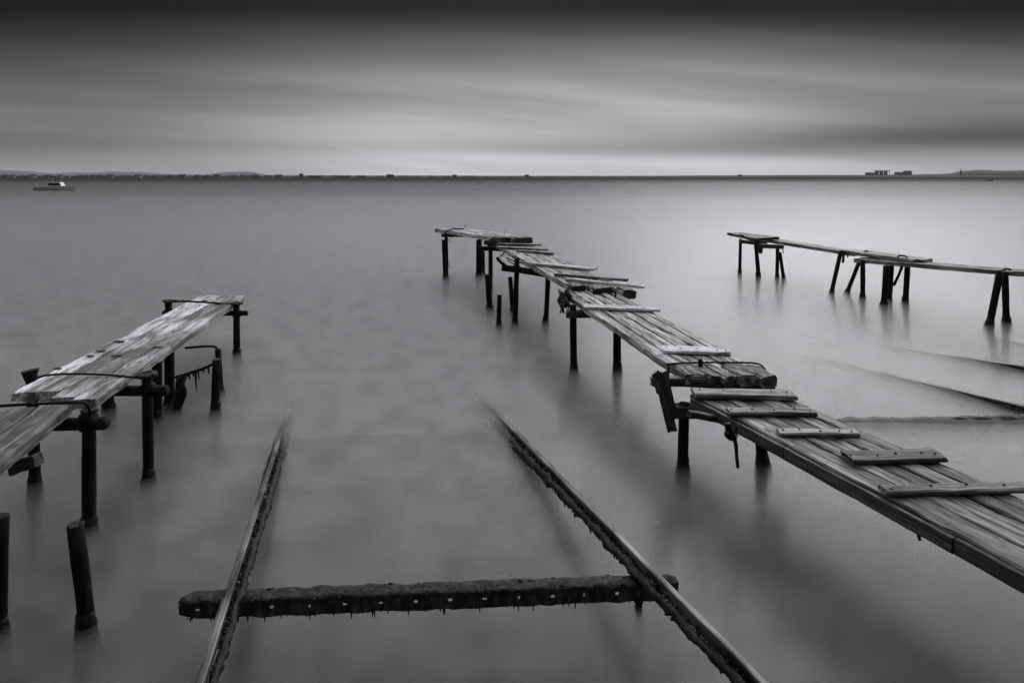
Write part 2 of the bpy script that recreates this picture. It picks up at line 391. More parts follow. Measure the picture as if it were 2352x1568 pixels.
# middle run B, rising slightly away from the shore, lapped over A
zB, sB = .76, (.865 - .76) / 2.57
BP = (zB, 6.27, sB)
BNL = PS(1562, 861, *BP); BNR = PS(1764, 869, *BP)
bl = PS(1327, 696, *BP); br = PS(1468, 699, *BP)
dl = (PS(1538, 841, *BP) - bl).normalized(); dr = (PS(1756, 849, *BP) - br).normalized()
BNL = bl + dl * ((BNL - bl).length); BNR = br + dr * ((BNL - bl).length)
BFL = bl - dl * .95; BFR = br - dr * .95
deck(J, BNL, BNR, BFL, BFR, [.15, .10, .10, .14, .14, .12], .074, M_bleach, gap=.018, n=14, jit=.008, endn=.02, notch={5: .09})
# run C, lapped over B
CP = (.95, 9.6, .036)
CNL = PS(1306, 655.5, *CP); CNR = PS(1465, 671, *CP); CFL = PS(1160.6, 573, *CP); CFR = PS(1258, 577, *CP)
deck(J, CNL, CNR, CFL, CFR, [.29, .44, .26], .095, M_bleach, gap=.018, n=12, jit=.010, endn=.02)
# short run between C and the head
HP = (1.055, 13.3, .012)
HNL = PS(1166, 578, *HP); HNR = PS(1263, 580, *HP); HFL = PS(1112, 548, *HP); HFR = PS(1196, 550, *HP)
deck(J, HNL, HNR, HFL, HFR, [.3, .3, .3], .07, M_deck, gap=.02, n=8, jit=.008)
# head, turned to the left
DP = (1.175, 15, -.003)
deck(J, PS(1142, 545.6, *DP), PS(1229, 546.5, *DP), PS(1000, 524.5, *DP), PS(1061, 520.8, *DP), [.33, .36, .31], .10, M_bleach, gap=.012, n=8, jit=.010, endn=.05)
# sodden blocks capping the near ends of the laps
def end_blocks(NL, NR, FL, FR, fr, ln, th_, up_, mat, fwd=.03):
    tot = sum(fr); acc = 0
    for f in fr:
        t = (acc + f / 2) / tot; acc += f
        a = NL.lerp(NR, t); dv = (FL.lerp(FR, t) - a).normalized(); a = a - dv * (fwd + rnd.uniform(-.02, .02)) + Vector((0, 0, up_ + rnd.uniform(-.006, .008)))
        plank('end_block', J, a, a + dv * ln * rnd.uniform(.85, 1.15), f / tot * abs((NR - NL).dot(Vector((dv.y, -dv.x, 0)).normalized())) - .02, th_, mat, n=4, jit=.014, end=(.015, .03), cham=.018)
end_blocks(CNL, CNR, CFL, CFR, [.35, .53, .31], .26, .135, .022, M_dark)
end_blocks(BNL, BNR, BFL, BFR, [.15, .10, .10, .14, .14], .34, .10, .014, M_deck, .02)
end_blocks(PS(1142, 545.6, *DP), PS(1229, 546.5, *DP), PS(1000, 524.5, *DP), PS(1061, 520.8, *DP), [.5, .5], .5, .13, .012, M_dark)
# battens
th = .042
for FLp, FRp, BLp, pl, t_, m_ in [
    ((1143, 563.5), (1242.6, 566), (1138, 558), HP, .05, M_grey), ((1139, 571.5), (1258, 577), (1130, 567), HP, .045, M_grey),
    ((1186, 579), (1269, 586), (1180, 573.5), CP, .05, M_grey), ((1222, 609.5), (1362, 623.5), (1211, 599), CP, .05, M_light),
    ((1272, 634), (1440.5, 648), (1268, 627), CP, .05, M_grey), ((1298, 645.5), (1478.5, 664.5), (1294, 637), CP, .055, M_light),
    ((1341, 711), (1515.6, 718.5), (1327, 695), BP, .045, M_light), ((1524, 813), (1680, 818.5), (1503.5, 790.5), BP, .045, M_light),
    ((1598, 918), (1831.5, 922.5), (1578, 890.5), pA, .055, M_grey), ((1678, 957), (1877.7, 958.5), (1663.6, 935.5), pA, .045, M_grey),
    ((1794, 1004.5), (1975, 1006), (1774, 983.5), pA, .040, M_grey), ((1963, 1070), (2177, 1064.5), (1915, 1035.5), pA, .042, M_dark),
    ((2040, 1144), (2385, 1135), (2007, 1114.5), pA, .045, M_grey), ((1604, 894), (1781, 895), (1600, 879), pA, .04, M_dark)]:
    cleat(J, FLp, FRp, BLp, pl, t_ * .74, m_)
# cross beams under the laps
def beam(parent, a, b, wd, t_, mat, name='crossbeam', **kw): return plank(name, parent, Vector(a), Vector(b), wd, t_, mat, **kw)
beam(J, Q(1497, 866, 6.05), Q(1778, 864, 6.1), .11, .075, M_dark)
beam(J, (1.40, 5.86, zA - .092), (2.36, 5.94, zA - .092), .13, .10, M_dark)
beam(J, Q(1584, 942, 5.45), Q(1665, 957, 5.50), .07, .05, M_dark)
beam(J, (.70, 8.83, .775), (1.75, 8.86, .775), .12, .09, M_dark)
tube('crossbeam', J, [Q(1153, 615, 11.65), Q(1195, 620, 11.6), Q(1260, 631, 11.5)], .055, M_pole, 10, .05)
tube('crossbeam', J, [Q(1098, 570.5, 14.3), Q(1130, 571, 14.3), Q(1200, 575, 14.2)], .05, M_pole, 10, .05)
tube('crossbeam', J, [Q(1014, 540.5, 17.3), Q(1060, 540.5, 17.3), Q(1085, 541, 17.3)], .045, M_pole, 10, .05)
beam(J, Q(1112, 551, 15.1), Q(1205, 554, 15.1), .16, .10, M_dark)
# posts
for fx, fy, tx, ty, r in [(1569, 1075, 1571, 925, .046), (1753, 1067, 1745, 985, .05), (1318, 850, 1316, 700, .046), (1418, 850, 1417, 745, .052),
                          (1183, 742, 1188, 592, .046), (1253, 738, 1259, 640, .045), (1026, 635, 1025, 541, .042), (1103, 632, 1103, 546, .046), (1126, 662, 1127, 573, .05)]:
    post_px(J, fx, fy, tx, ty, r)
for q in ((2.65, 2.5), (3.35, 2.6)): post(J, Vector((*q, 0)), Vector((*q, zA - .09)), .05)
# iron tie rod over the end of run B with its bolt
rp = [PS(1536, 842, *BP) + Vector((0, 0, .022)), PS(1600, 839, *BP) + Vector((0, 0, .026)), PS(1680, 840, *BP) + Vector((0, 0, .03)), PS(1742, 843, *BP) + Vector((0, 0, .03)), PS(1757, 850, *BP) + Vector((.02, 0, -.03))]
tr_ = tube('tie_rod', J, curve_pts([rp[0] + Vector((0, 0, -.35)), rp[0] + Vector((0, 0, -.03))] + rp, 24), .009, M_pipe, 8)
tube('bolt', tr_, [PS(1609, 842, *BP), PS(1609, 842, *BP) + Vector((0, 0, .07))], .022, M_pipe, 8, .1)
# boards hanging off the end of the beam
for a, b, wd in [((1511, 852), (1545, 986), .075), ((1528, 858), (1551, 962), .06), ((1503, 866), (1516, 905), .045)]:
    plank('hanging_board', J, Q(*a, 5.80), Q(*b, 5.74), wd, .025, M_dark, n=6, up=Vector((0, -1, .1)), end=(.03, .03))
# rope lashings round the lap of B and C
lash = []
for i in range(16):
    c0 = Q(1299 + rnd.uniform(-14, 9), 672 + i * 1.7, 9.25 - i * .02)
    e = c0 + Vector((rnd.uniform(-.03, .06), rnd.uniform(-.05, .03), -rnd.uniform(.05, .13)))
    lash.append(tube_geo(curve_pts([c0, c0.lerp(e, .5) + Vector((rnd.uniform(-.03, .03), -.03, .01)), e], 6), rnd.uniform(.010, .02), 6, .15))
for i in range(7): lash.append(lump(Q(1296 + rnd.uniform(-9, 9), 672 + i * 4, 9.2), rnd.uniform(.03, .06), 2, .7, (.9, .8, 1.1)))
V, Fc = merge(lash); o0 = Q(1300, 690, 9.1); mesh_obj('rope_lashing', [q - o0 for q in V], Fc, M_rope, J, Matrix.Translation(o0), True)
for px in (1363, 1412):     # lashing straps over the end of run C
    a = PS(px, 660 + (px - 1306) * .097, *CP)
    tube('rope_lashing', J, curve_pts([a + Vector((-.02, .35, .01)), a + Vector((0, .02, .012)), a + Vector((.005, -.028, -.02)), a + Vector((.01, -.02, -.085))], 12), .014, M_rope, 6)
a = PS(1030, 537, *DP)       # strap and wire over the head
tube('rope_lashing', J, curve_pts([PS(1066, 527, *DP) + Vector((0, 0, .015)), PS(1040, 527.5, *DP) + Vector((0, 0, .02)), PS(1026, 532, *DP) + Vector((-.02, -.02, .0)), Q(1024, 545, 17.2)], 14), .016, M_pipe, 6)
for c in ([Q(1026, 543, 17.2), Q(1034, 558, 17.2), Q(1037, 545, 17.2)], [Q(1036, 600, 17.2), Q(1030, 607, 17.2), Q(1035, 616, 17.2)]):
    tube('wire', J, c, .009, M_pipe, 5)
for px, py, hh in ((1068, 524, .10), (1081, 526, .05), (1157, 541, .09), (1205, 547, .06)):
    a = PS(px, py, *DP); tube('nail', J, [a, a + Vector((.02, 0, hh))], .008, M_pipe, 5)
# tangle of bent rods at the third support
tube('bent_rod', J, curve_pts([Q(1141, 591, 11.6), Q(1150, 602, 11.6), Q(1160, 610, 11.6), Q(1170, 617, 11.6)], 9), [.03] * 10, M_pole, 7, .08)
for c in ([(1162, 591), (1174, 597), (1187, 601)], [(1165, 596), (1176, 604), (1186, 608)], [(1174, 612), (1184, 609), (1192, 603), (1203, 604)], [(1190, 606), (1194, 613), (1196, 620)], [(1176, 588), (1184, 594), (1188, 600)]):
    tube('wire', J, curve_pts([Q(*q, 11.62) for q in c], 8), .010, M_pipe, 5)
for c in ([(1122, 568), (1131, 562), (1141, 558)], [(1148, 590), (1156, 583), (1158, 576)], [(1128, 566), (1126, 560), (1132, 556)]):
    tube('wire', J, curve_pts([Q(*q, 14.0) for q in c], 6), .014, M_pipe, 5)
V, Fc = lump(Q(1134, 560, 14.6), .14, 2, .6, (1.2, .8, .8)); o0 = Q(1134, 560, 14.6)
mesh_obj('rope_lashing', [q - o0 for q in V], Fc, M_rope, J, Matrix.Translation(o0))

# ---- rope and weed hanging under the near run (own things)
def strand_thing(name, label, cat, strands, mat, lumps=()):
    g = [tube_geo(curve_pts(s, 12), [rr * (1 - .5 * i / len(curve_pts(s, 12))) for i in range(len(curve_pts(s, 12)))], 6, .2) for s, rr in strands]
    for c, r, s_ in lumps: g.append(lump(c, r, 2, .5, s_))
    V, Fc = merge(g); o0 = Vector(strands[0][0][0]) if strands else Vector(lumps[0][0])
    return tag(mesh_obj(name, [q - o0 for q in V], Fc, mat, None, Matrix.Translation(o0), True), label, cat)
Yr = 5.0
strand_thing('hanging_rope', 'frayed dark rope hanging below the near run of the long jetty', 'rope',
    [([Q(1672, 972, Yr), Q(1676, 985, Yr), Q(1684, 998, Yr), Q(1690, 1022, Yr), Q(1692, 1048, Yr), Q(1695, 1074, Yr)], .022),
     ([Q(1671, 972, Yr), Q(1671, 990, Yr), Q(1668, 999, Yr), Q(1678, 1010, Yr)], .020), ([Q(1694, 978, Yr), Q(1690, 990, Yr), Q(1695, 1002, Yr)], .010)], M_weed,
    [(Q(1672, 996, Yr), .03, (.9, .8, 1.2)), (Q(1683, 1003, Yr), .028, (1, .8, 1.2))])
strand_thing('hanging_rope', 'short dark rope end dangling under the bottom right plank edge', 'rope',
    [([Q(2106, 1190, 4.05), Q(2109, 1222, 4.05), Q(2113, 1240, 4.05)], .016)], M_weed)

# ================================================================ left jetty
K = thing('plank_jetty', 'short left jetty of broad mottled planks with pipe posts and iron rods', 'jetty', (-3.5, 7.5, 0))
KP = (.865, 5.2, -.0375)
KNL = PS(34, 897, *KP); KNR = PS(221, 916.5, *KP); KFL = PS(462, 676, *KP); KFR = PS(562, 680, *KP)
deck(K, KNL, KNR, KFL, KFR, [.25, .24, .27, .24], .078, M_left, gap=.010, n=16, jit=.006, endn=.02, notch={1: .10, 2: -.04, 3: -.03})
# near run in the corner
K2 = (.88, 4.6, 0.0)
rN, rF = PS(0, 1064, *K2), PS(166, 929, *K2); dv = (rN - rF).normalized(); sd = Vector((dv.y, -dv.x, 0)); sd = sd if sd.x < 0 else -sd
deck(K, rF + sd * .80 + dv * 2.6, rF + dv * 2.6, rF + sd * .80, rF, [.24, .26, .26, .30], .085, M_deck, gap=.012, n=14, jit=.006)
# posts
def collar_ring(parent, c, r, h):
    tube('pipe_collar', parent, [c + Vector((0, 0, -h / 2)), c + Vector((0, 0, -h / 4)), c + Vector((0, 0, h / 4)), c + Vector((0, 0, h / 2))], [r, r * 1.1, r * 1.1, r], M_pipe, 12, .06)
def cap_plate(parent, c, r):
    V = []; n = 11
    for k in range(n):
        a = 2 * math.pi * k / n; q = r * rnd.uniform(.8, 1.35); V.append((math.cos(a) * q, math.sin(a) * q * .8, rnd.uniform(-.008, .006)))
    V += [(x * .42, y * .42, .012) for x, y, z in V] + [(x * .38, y * .38, -.03) for x, y, z in V] + [(x, y, z - .018) for x, y, z in V]
    Fc = []
    for k in range(n):
        l = (k + 1) % n
        Fc += [(k, l, n + l, n + k), (n + k, n + l, 2 * n + l, 2 * n + k), (3 * n + k, 3 * n + l, l, k)]
    Fc += [tuple(range(2 * n, 3 * n)), tuple(range(3 * n, 4 * n))[::-1]]
    mesh_obj('cap_plate', V, Fc, M_crust, parent, Matrix.Translation(c))
pR = post_px(K, 341, 1102, 338, 868, .042, mat=M_pipe); cR = P(341, 1102, 0)
cap_plate(pR, Q(337, 857, cR.y), .085)
tube('pipe_stub', pR, [Q(338, 870, cR.y), Q(338, 856, cR.y)], .045, M_pipe, 12, .05)
pL = post_px(K, 80, 1112, 73, 875, .042, mat=M_pipe); cL = P(80, 1112, 0)
V, Fc = tube_geo([Q(73, 876, cL.y), Q(71, 862, cL.y), Q(69, 850, cL.y)], [.04, .05, .068], 8, .12); o0 = Q(73, 876, cL.y)
mesh_obj('crushed_pipe_end', [q - o0 for q in V], Fc, M_pipe, pL, Matrix.Translation(o0))
pS = post_px(K, 203, 1213, 205, 940, .046, mat=M_pipe); cS = P(203, 1213, 0)
cap_plate(pS, Q(205, 940, cS.y), .055); collar_ring(pS, Q(203, 968, cS.y), .058, .11)
collar_ring(pR, Q(341, 894, cR.y), .054, .09)
pFR = post_px(K, 544, 812, 543, 700, .047, mat=M_pipe); cFR = P(544, 812, 0); cap_plate(pFR, Q(543, 695, cFR.y), .08); collar_ring(pFR, Q(544, 720, cFR.y), .056, .09)
pFL = post(K, Vector((Q(388, 715, cFR.y).x, cFR.y, 0)), Q(387, 692, cFR.y), .05, mat=M_pipe); cap_plate(pFL, Q(388, 690, cFR.y), .09)
for fx, fy, tx, ty, r in [(361, 962, 361, 830, .05), (389, 930, 389, 800, .053), (249, 940, 249, 880, .055)]: post_px(K, fx, fy, tx, ty, r)
post(K, Vector((-4.15, 4.1, 0)), Vector((-4.15, 4.1, .79)), .05); post(K, Vector((-3.3, 3.2, 0)), Vector((-3.3, 3.2, .79)), .05)
# cross pipes
tube('cross_pipe', K, [Q(383, 897, cR.y - .02), Q(300, 897, cR.y + .02), Q(60, 899, cL.y)], .045, M_pipe, 12, .03)
tube('cross_pipe', K, [Q(241, 972, cS.y - .06), Q(190, 973, cS.y), Q(110, 975, cS.y), Q(-60, 978, cS.y)], .046, M_pipe, 12, .03)
tube('cross_pipe', K, [Q(568, 719, cFR.y), Q(500, 719, cFR.y), Q(375, 719, cFR.y)], .038, M_pipe, 12, .03)
beam(K, Q(28, 1062, 4.25), Q(84, 1042, 4.25), .09, .07, M_dark)
# iron rods across the deck
tube('tie_rod', K, curve_pts([Q(72, 872, cL.y - .05), Q(105, 862, cL.y - .03), Q(160, 858.5, cR.y), Q(250, 861, cR.y), Q(330, 870, cR.y - .05), Q(337, 878, cR.y - .06)], 24), .0085, M_pipe, 8)
tube('tie_rod', K, curve_pts([Q(-60, 938, cS.y + .1), Q(0, 932, cS.y + .1), Q(90, 927, cS.y + .08), Q(170, 924, cS.y), Q(192, 925, cS.y - .06), Q(204, 935, cS.y - .07), Q(206, 950, cS.y - .06)], 28), .0115, M_pipe, 8)
for dy_ in (0, 5):
    tube('tie_rod', K, [Q(380, 689 + dy_, cFR.y), Q(430, 691 + dy_ * .4, cFR.y - .04), Q(480, 694 + dy_ * .3, cFR.y - .04), Q(540, 698 + dy_, cFR.y)], .008, M_pipe, 8)
# small chips and droppings of wood on the deck
for px, py, sc_ in ((273, 786, 1.3), (231, 808, 1), (207, 819, .9), (275, 818, .8), (262, 819, .7), (361, 799, 1), (133, 848, .8), (470, 692, 1)):
    V, Fc = lump((0, 0, 0), .03 * sc_, 1, .6, (1.7, .8, .35)); tag(mesh_obj('wood_chip', V, Fc, M_dark, None, Matrix.Translation(PS(px, py, *KP) + Vector((0, 0, .008)))), 'small dark wood chip lying on the mottled planks of the left jetty', 'wood chip', 'chips on the left jetty')
# ---- the two free posts beside it, bent rod, sagging rod with rag
def stump(label, fx, fy, tx, ty, r, mat=M_pole, grp=None):
    f = P(fx, fy, 0); tp = Q(tx, ty, f.y)
    t = thing('mooring_stump', label, 'post', f, grp)
    o = post(t, f, tp, r, mat, name='shaft')
    V, Fc = lump((0, 0, 0), r * .93, 2, .45, (1, 1, .35), 3); mesh_obj('broken_top', V, Fc, M_crust, t, Matrix.Translation(tp))
    return t
s1 = stump('taller rear post of the pair beside the left jetty, a bent rod from its top', 506, 897, 501, 803, .036)
f = P(506, 897, 0); tube('bent_rod', s1, curve_pts([Q(502, 805, f.y), Q(496, 798, f.y), Q(486, 795, f.y), Q(460, 796, f.y), Q(425, 799, f.y)], 16), .014, M_pipe, 8)
s2 = stump('shorter front post of the pair beside the left jetty, a sagging rod tied on', 495, 943, 497, 826, .045)
f = P(495, 943, 0); tube('sagging_rod', s2, curve_pts([Q(490, 835, f.y), Q(470, 845, f.y), Q(440, 855, f.y), Q(400, 867, f.y + .1)], 14), .015, M_pipe, 8)
for px, py, ln in ((478, 840, 20), (449, 852, 45), (455, 850, 22), (443, 854, 12), (434, 857, 16), (466, 847, 9)):
    a = Q(px, py, f.y); tube('weed_strand', s2, [a, a + Vector((.004, 0, -ln * .5 * f.y / F)), a + Vector((.01, 0, -ln * f.y / F))], [.013, .010, .004], M_weed, 6, .2)
V = []; Fc = []
prof = [(405, 866, 434, 858), (404, 885, 424, 880), (402, 905, 430, 897), (403, 920, 428, 912), (405, 940, 416, 940), (408, 957, 414, 957), (410, 975, 414, 975)]
o0 = Q(410, 880, f.y + .08)
for i, (x0, y0, x1, y1) in enumerate(prof):
    for k in range(9):
        tt = k / 8; q = Q(x0 + (x1 - x0) * tt, y0 + (y1 - y0) * tt, f.y + .06 + .06 * math.sin(tt * 9 + i * .5) + .02 * math.sin(i * 1.7)); V.append(q - o0)
for i in range(len(prof) - 1):
    for k in range(8): Fc.append((i * 9 + k, i * 9 + k + 1, (i + 1) * 9 + k + 1, (i + 1) * 9 + k))
rag = mesh_obj('hanging_rag', V, Fc, M_cloth, None, Matrix.Translation(o0), True); so = rag.modifiers.new('thickness', 'SOLIDIFY'); so.thickness = .03
tag(rag, 'dark wet rag hanging from the sagging rod beside the left jetty', 'rag')
# ---- other stumps standing free in the water
stump('cut round pole in the bottom left corner, its sawn top showing', 199, 1446, 174, 1204, .043)
stump('pole cut by the left frame edge, near the bottom corner', -4, 1450, 3, 1184, .040)
stump('broken pole with a split top left of the long jetty, leaning slightly', 1125, 708, 1120, 631, .058)
stump('shortest free stump left of the long jetty, standing alone', 1146, 747, 1147, 678, .041)
stump('leaning stump just left of the third support of the long jetty', 1178, 716, 1172, 637, .045)
stump('thin leaning pole beside the outermost post of the long jetty', 1022, 637, 1018, 551, .044)
stump('tall thin pole touching the second outermost post of the long jetty', 1097, 631, 1098, 551, .045)
stump('short pole just right of the second outermost posts of the long jetty', 1110, 629, 1110, 577, .044)

# ================================================================ right jetty
E = thing('plank_jetty', 'far right jetty of narrow dark planks on leaning posts', 'jetty', (7.5, 14.5, 0))
deck(E, P(1735, 547.5, .95), P(1788, 543.5, .95), P(1672, 534.5, .96), P(1700, 533.5, .96), [.3, .3, .3], .07, M_dark, n=6, jit=.01, endf=.12)
def narrow(NLp, FLp, z0, z1, wd, fr, th_, mat, **kw):
    a = P(*NLp, z0); b = P(*FLp, z1); dv = (b - a).normalized(); s_ = Vector((dv.y, -dv.x, 0)).normalized()
    return deck(E, a, a + s_ * wd, b, b + s_ * wd, fr, th_, mat, n=8, jit=.008, **kw)
narrow((1960, 581.5), (1754, 549.5), .80, .86, .50, [.3, .3, .3], .075, M_grey)
narrow((2093, 596), (1931, 574), .875, .885, .55, [.3, .3, .3], .08, M_grey, endn=.15)
a = P(2352, 625, .89); b = P(1955, 593.5, .77); dv = (a - b).normalized(); s_ = Vector((-dv.y, dv.x, 0)).normalized(); s_ = s_ if s_.y > 0 else -s_
a2 = a + dv * 3.0
deck(E, a2, a2 + s_ * .5, b, b + s_ * .5, [.3, .3, .3], .08, M_grey, n=14, jit=.008, endf=.08)
for fx, fy, tx, ty, r in [(1699, 626, 1701, 548, .056), (1742, 634, 1735, 548, .068), (1785, 636, 1786, 562, .056), (1910, 672, 1931, 578, .058), (1946, 671, 1975, 598, .056),
                          (1981, 683, 1982, 597, .065), (2043, 688, 2049, 606, .056), (2079, 692, 2085, 606, .072), (2272, 748, 2297, 625, .075), (2312, 740, 2308, 625, .072)]:
    post_px(E, fx, fy, tx, ty, r * .76)
post(E, Vector((9.6, 9.4, 0)), Vector((9.6, 9.4, .9)), .07)
for c, Y_, r in [([(1696, 543), (1700, 540), (1706, 541), (1716, 549), (1733, 552), (1760, 556)], 17.2, .02), ([(1738, 549), (1742, 556), (1744, 570), (1748, 581)], 17.0, .05), ([(1746, 555), (1750, 566), (1749, 577)], 17.0, .03),
                 ([(1752, 566), (1765, 570), (1780, 565)], 17.0, .012), ([(1792, 563), (1797, 570), (1800, 582)], 16.4, .012), ([(1926, 584), (1932, 577), (1938, 578), (1942, 585)], 15.0, .02), ([(1938, 581), (1937, 592), (1936, 603)], 15.0, .03),
                 ([(1944, 582), (1948, 590)], 15.0, .02), ([(2060, 592), (2067, 587), (2078, 588), (2085, 593)], 13.7, .016), ([(1984, 579), (1990, 576), (1998, 580)], 14.8, .016), ([(2300, 623), (2308, 618), (2316, 617), (2322, 621)], 11.9, .016), ([(2060, 606), (2068, 611), (2078, 607)], 13.6, .02)]:
    tube('rope_lashing', E, curve_pts([Q(*q, Y_) for q in c], 9), r, M_rope, 6, .1)
beam(E, Q(1700, 550, 17.2), Q(1760, 557, 17.2), .14, .09, M_dark); beam(E, Q(1742, 560, 16.9), Q(1800, 562, 16.6), .14, .10, M_dark)
beam(E, Q(1968, 594, 14.4), Q(2000, 592, 14.9), .12, .06, M_dark); beam(E, Q(2284, 620, 11.9), Q(2330, 618, 12.2), .12, .07, M_dark)
sk = tube('loose_stick', None, [Q(2075, 604, 13.75), Q(2064, 632, 13.8), Q(2053, 655, 13.9)], [.028, .026, .03], M_pole, 7, .1)
tag(sk, 'thin stick dangling under the right jetty between two posts', 'stick')
stump('thick stump with a broken top standing against the right jetty', 2030, 700, 2036, 611, .058)
stump('short post leaning against the inner support of the right jetty', 1800, 638, 1791, 580, .042)

# ================================================================ slipways
def rail(parent, a, b, hh=.085, head=.034, mat=None):
    """bullhead rail, a = near top end, b = far top end"""
    Ln = (b - a).length; M = frame_of(a, b); h = head / 2
    sec = [(-h, -.004), (-h + .006, 0), (h - .006, 0), (h, -.004), (h, -.024), (.010, -.034), (.010, -hh + .018), (.048, -hh + .010), (.048, -hh), (-.048, -hh), (-.048, -hh + .010), (-.010, -hh + .018), (-.010, -.034), (-h, -.024)]
    n = 40; k = len(sec); V = []; Fc = []
    for i in range(n + 1):
        for j, (y, z) in enumerate(sec):
            q = .0012 if j < 5 or j == 13 else .004
            V.append((Ln * i / n, y + rnd.uniform(-q, q), z + rnd.uniform(-q, q) * .6))
    for i in range(n):
        for j in range(k): Fc.append(((i + 1) * k + j, (i + 1) * k + (j + 1) % k, i * k + (j + 1) % k, i * k + j))
    Fc += [tuple(range(k)), tuple(n * k + j for j in range(k))[::-1]]
    return mesh_obj('rail', V, Fc, mat or M_steel, parent, M)
def weeds(parent, a, b, side, t0, t1, big=.05, name='seaweed_fringe', dens=90, drop=.05, hang=1.0):
    """lumpy growth and hanging fronds along one flank of a rail"""
    M = frame_of(a, b); X = Vector(M.col[0][:3]); Yv = Vector(M.col[1][:3]); g = []
    Ln = (b - a).length
    nn = int((t1 - t0) * Ln / .03); pp = []; rr_ = []
    for i in range(nn + 1):
        t = t0 + (t1 - t0) * i / nn; gw = min(1.0, .3 + 1.1 * i / nn)
        pp.append(a + X * (t * Ln) + Yv * side * (.030 + .02 * gw * (1 + noise.noise((t * 35, 3, side)))) + Vector((0, 0, -.055 - .5 * drop * gw)))
        rr_.append(big * (.42 + .5 * gw * (.6 + .8 * noise.noise((t * 48, 9, side)))))
    g.append(tube_geo(pp, rr_, 9, .45))
    for i in range(dens * 5):
        t = rnd.uniform(t0, t1); grow = min(1.0, .3 + 1.1 * (t - t0) / max(.01, (t1 - t0)))
        grow *= .6 + .7 * noise.noise((t * 60, side, big * 100)); grow = max(.12, grow)
        r = big * rnd.uniform(.16, .42) * (.55 + .45 * grow)
        q = rnd.random()
        c = a + X * (t * Ln) + Yv * side * (.02 + (.015 + .035 * grow) * q) + Vector((0, 0, -.04 - q * (.03 + .8 * drop * grow)))
        g.append(lump(c, r, 1, .7, (1.3, .9, .9)))
        if rnd.random() < .22:
            e = c + Yv * side * rnd.uniform(.0, .03) * hang - Vector((0, 0, rnd.uniform(.02, .11) * hang)) + X * rnd.uniform(-.015, .015)
            g.append(tube_geo([c, c.lerp(e, .5) + Vector((rnd.uniform(-.006, .006), 0, 0)), e], [.010, .008, .004], 4, .2))
    V, Fc = merge(g); o = mesh_obj(name, [q - a for q in V], Fc, M_weed, parent, Matrix.Translation(a), True); o['kind'] = 'stuff'; return o
def curtain(parent, a, b, t0, t1, h0, h1, wob=.02):
    M = frame_of(a, b); X = Vector(M.col[0][:3]); Yv = Vector(M.col[1][:3]); Ln = (b - a).length
    n = max(8, int((t1 - t0) * Ln / .06)); V = []; Fc = []; prof = [(.0, .05), (.035, -.02), (.06, -.35), (.055, -.7), (.0, -1.0), (-.055, -.7), (-.06, -.35), (-.035, -.02)]; k = len(prof)
    for i in range(n + 1):
        t = t0 + (t1 - t0) * i / n; h = (h0 + (h1 - h0) * i / n) * (1 + .35 * noise.noise((t * 40, 4.4, h0 * 9)))
        for (y, z) in prof:
            V.append(X * (t * Ln) + Yv * (y + rnd.uniform(-1, 1) * wob * .5) + Vector((0, 0, -.07 + (z * h if z < 0 else 0) + rnd.uniform(-1, 1) * wob * .4)))
    for i in range(n):
        for j in range(k): Fc.append((i * k + j, (i + 1) * k + j, (i + 1) * k + (j + 1) % k, i * k + (j + 1) % k))
    Fc += [tuple(range(k)), tuple(n * k + j for j in range(k))[::-1]]
    return mesh_obj('weed_curtain', V, Fc, M_weed, parent, Matrix.Translation(a), True)
S = thing('boat_slipway', 'pair of worn rails sloping into the water, joined by a perforated crossbeam in the foreground', 'slipway', (-.8, 4.5, 0))
slope = .112
def rail_pt(p0, dx, Y): return Vector((p0.x + dx * (Y - p0.y), Y, p0.z - slope * (Y - p0.y)))
pl0 = P(650, 978, 0); pr0 = P(1143, 948, 0)
lA, lB = rail_pt(pl0, -.253, 2.0), rail_pt(pl0, -.253, 8.7); rA, rB = rail_pt(pr0, -.253, 2.0), rail_pt(pr0, -.253, 9.1)
r1 = rail(S, lA, lB); r2 = rail(S, rA, rB, mat=None)
curtain(r1, lA, lB, .55, .98, .05, .25); curtain(r2, rA, rB, .50, .98, .06, .28)
weeds(r1, lA, lB, -1, .0, .86, .034, dens=170, drop=.03, hang=.4); weeds(r1, lA, lB, 1, .5, .86, .018, dens=40, drop=.02, hang=.3); weeds(r2, rA, rB, 1, .22, .86, .045, dens=170, drop=.05, hang=.5); weeds(r2, rA, rB, 1, .0, .3, .03, dens=60, drop=.02, hang=.3)
weeds(r2, rA, rB, -1, .12, .86, .022, dens=110, drop=.01, hang=.2)
# perforated angle iron
zt = .285
bl_, br_ = P(412, 1384, zt), P(1557, 1340, zt)
Mb = frame_of(bl_, br_); Lb = (br_ - bl_).length
xs = [0.0, .03]; holes = []
hp = [452, 617, 701, 781, 862, 942, 1021, 1100, 1180, 1259, 1333, 1412]
hx = [(p - 412) / (1557 - 412) * Lb for p in hp]
cols = []
x = 0.0
for h_, p in zip(hx, hp):
    hw = .011 if p not in (701, 1180, 1333) else .006
    nn = max(1, int((h_ - hw - x) / .045))
    for i in range(nn): cols.append((x + (h_ - hw - x) * i / nn, False))
    cols.append((h_ - hw, True)); x = h_ + hw
nn = 6
for i in range(nn): cols.append((x + (Lb - x) * i / nn, False))
xs = [c[0] for c in cols] + [Lb]
rows = [0.0, -.030, -.049, -.082]
V = []; Fc = []
for i, xx in enumerate(xs):
    endk = 1.0 - max(0, 1 - xx / .05) * .35
    for j, z in enumerate(rows):
        zz = z * endk + (rnd.uniform(-.008, .004) if j == 3 else rnd.uniform(-.002, .002) - (0.012 if j == 0 and i == 0 else 0))
        V.append((xx + rnd.uniform(-.002, .002), rnd.uniform(-.002, .002), zz))
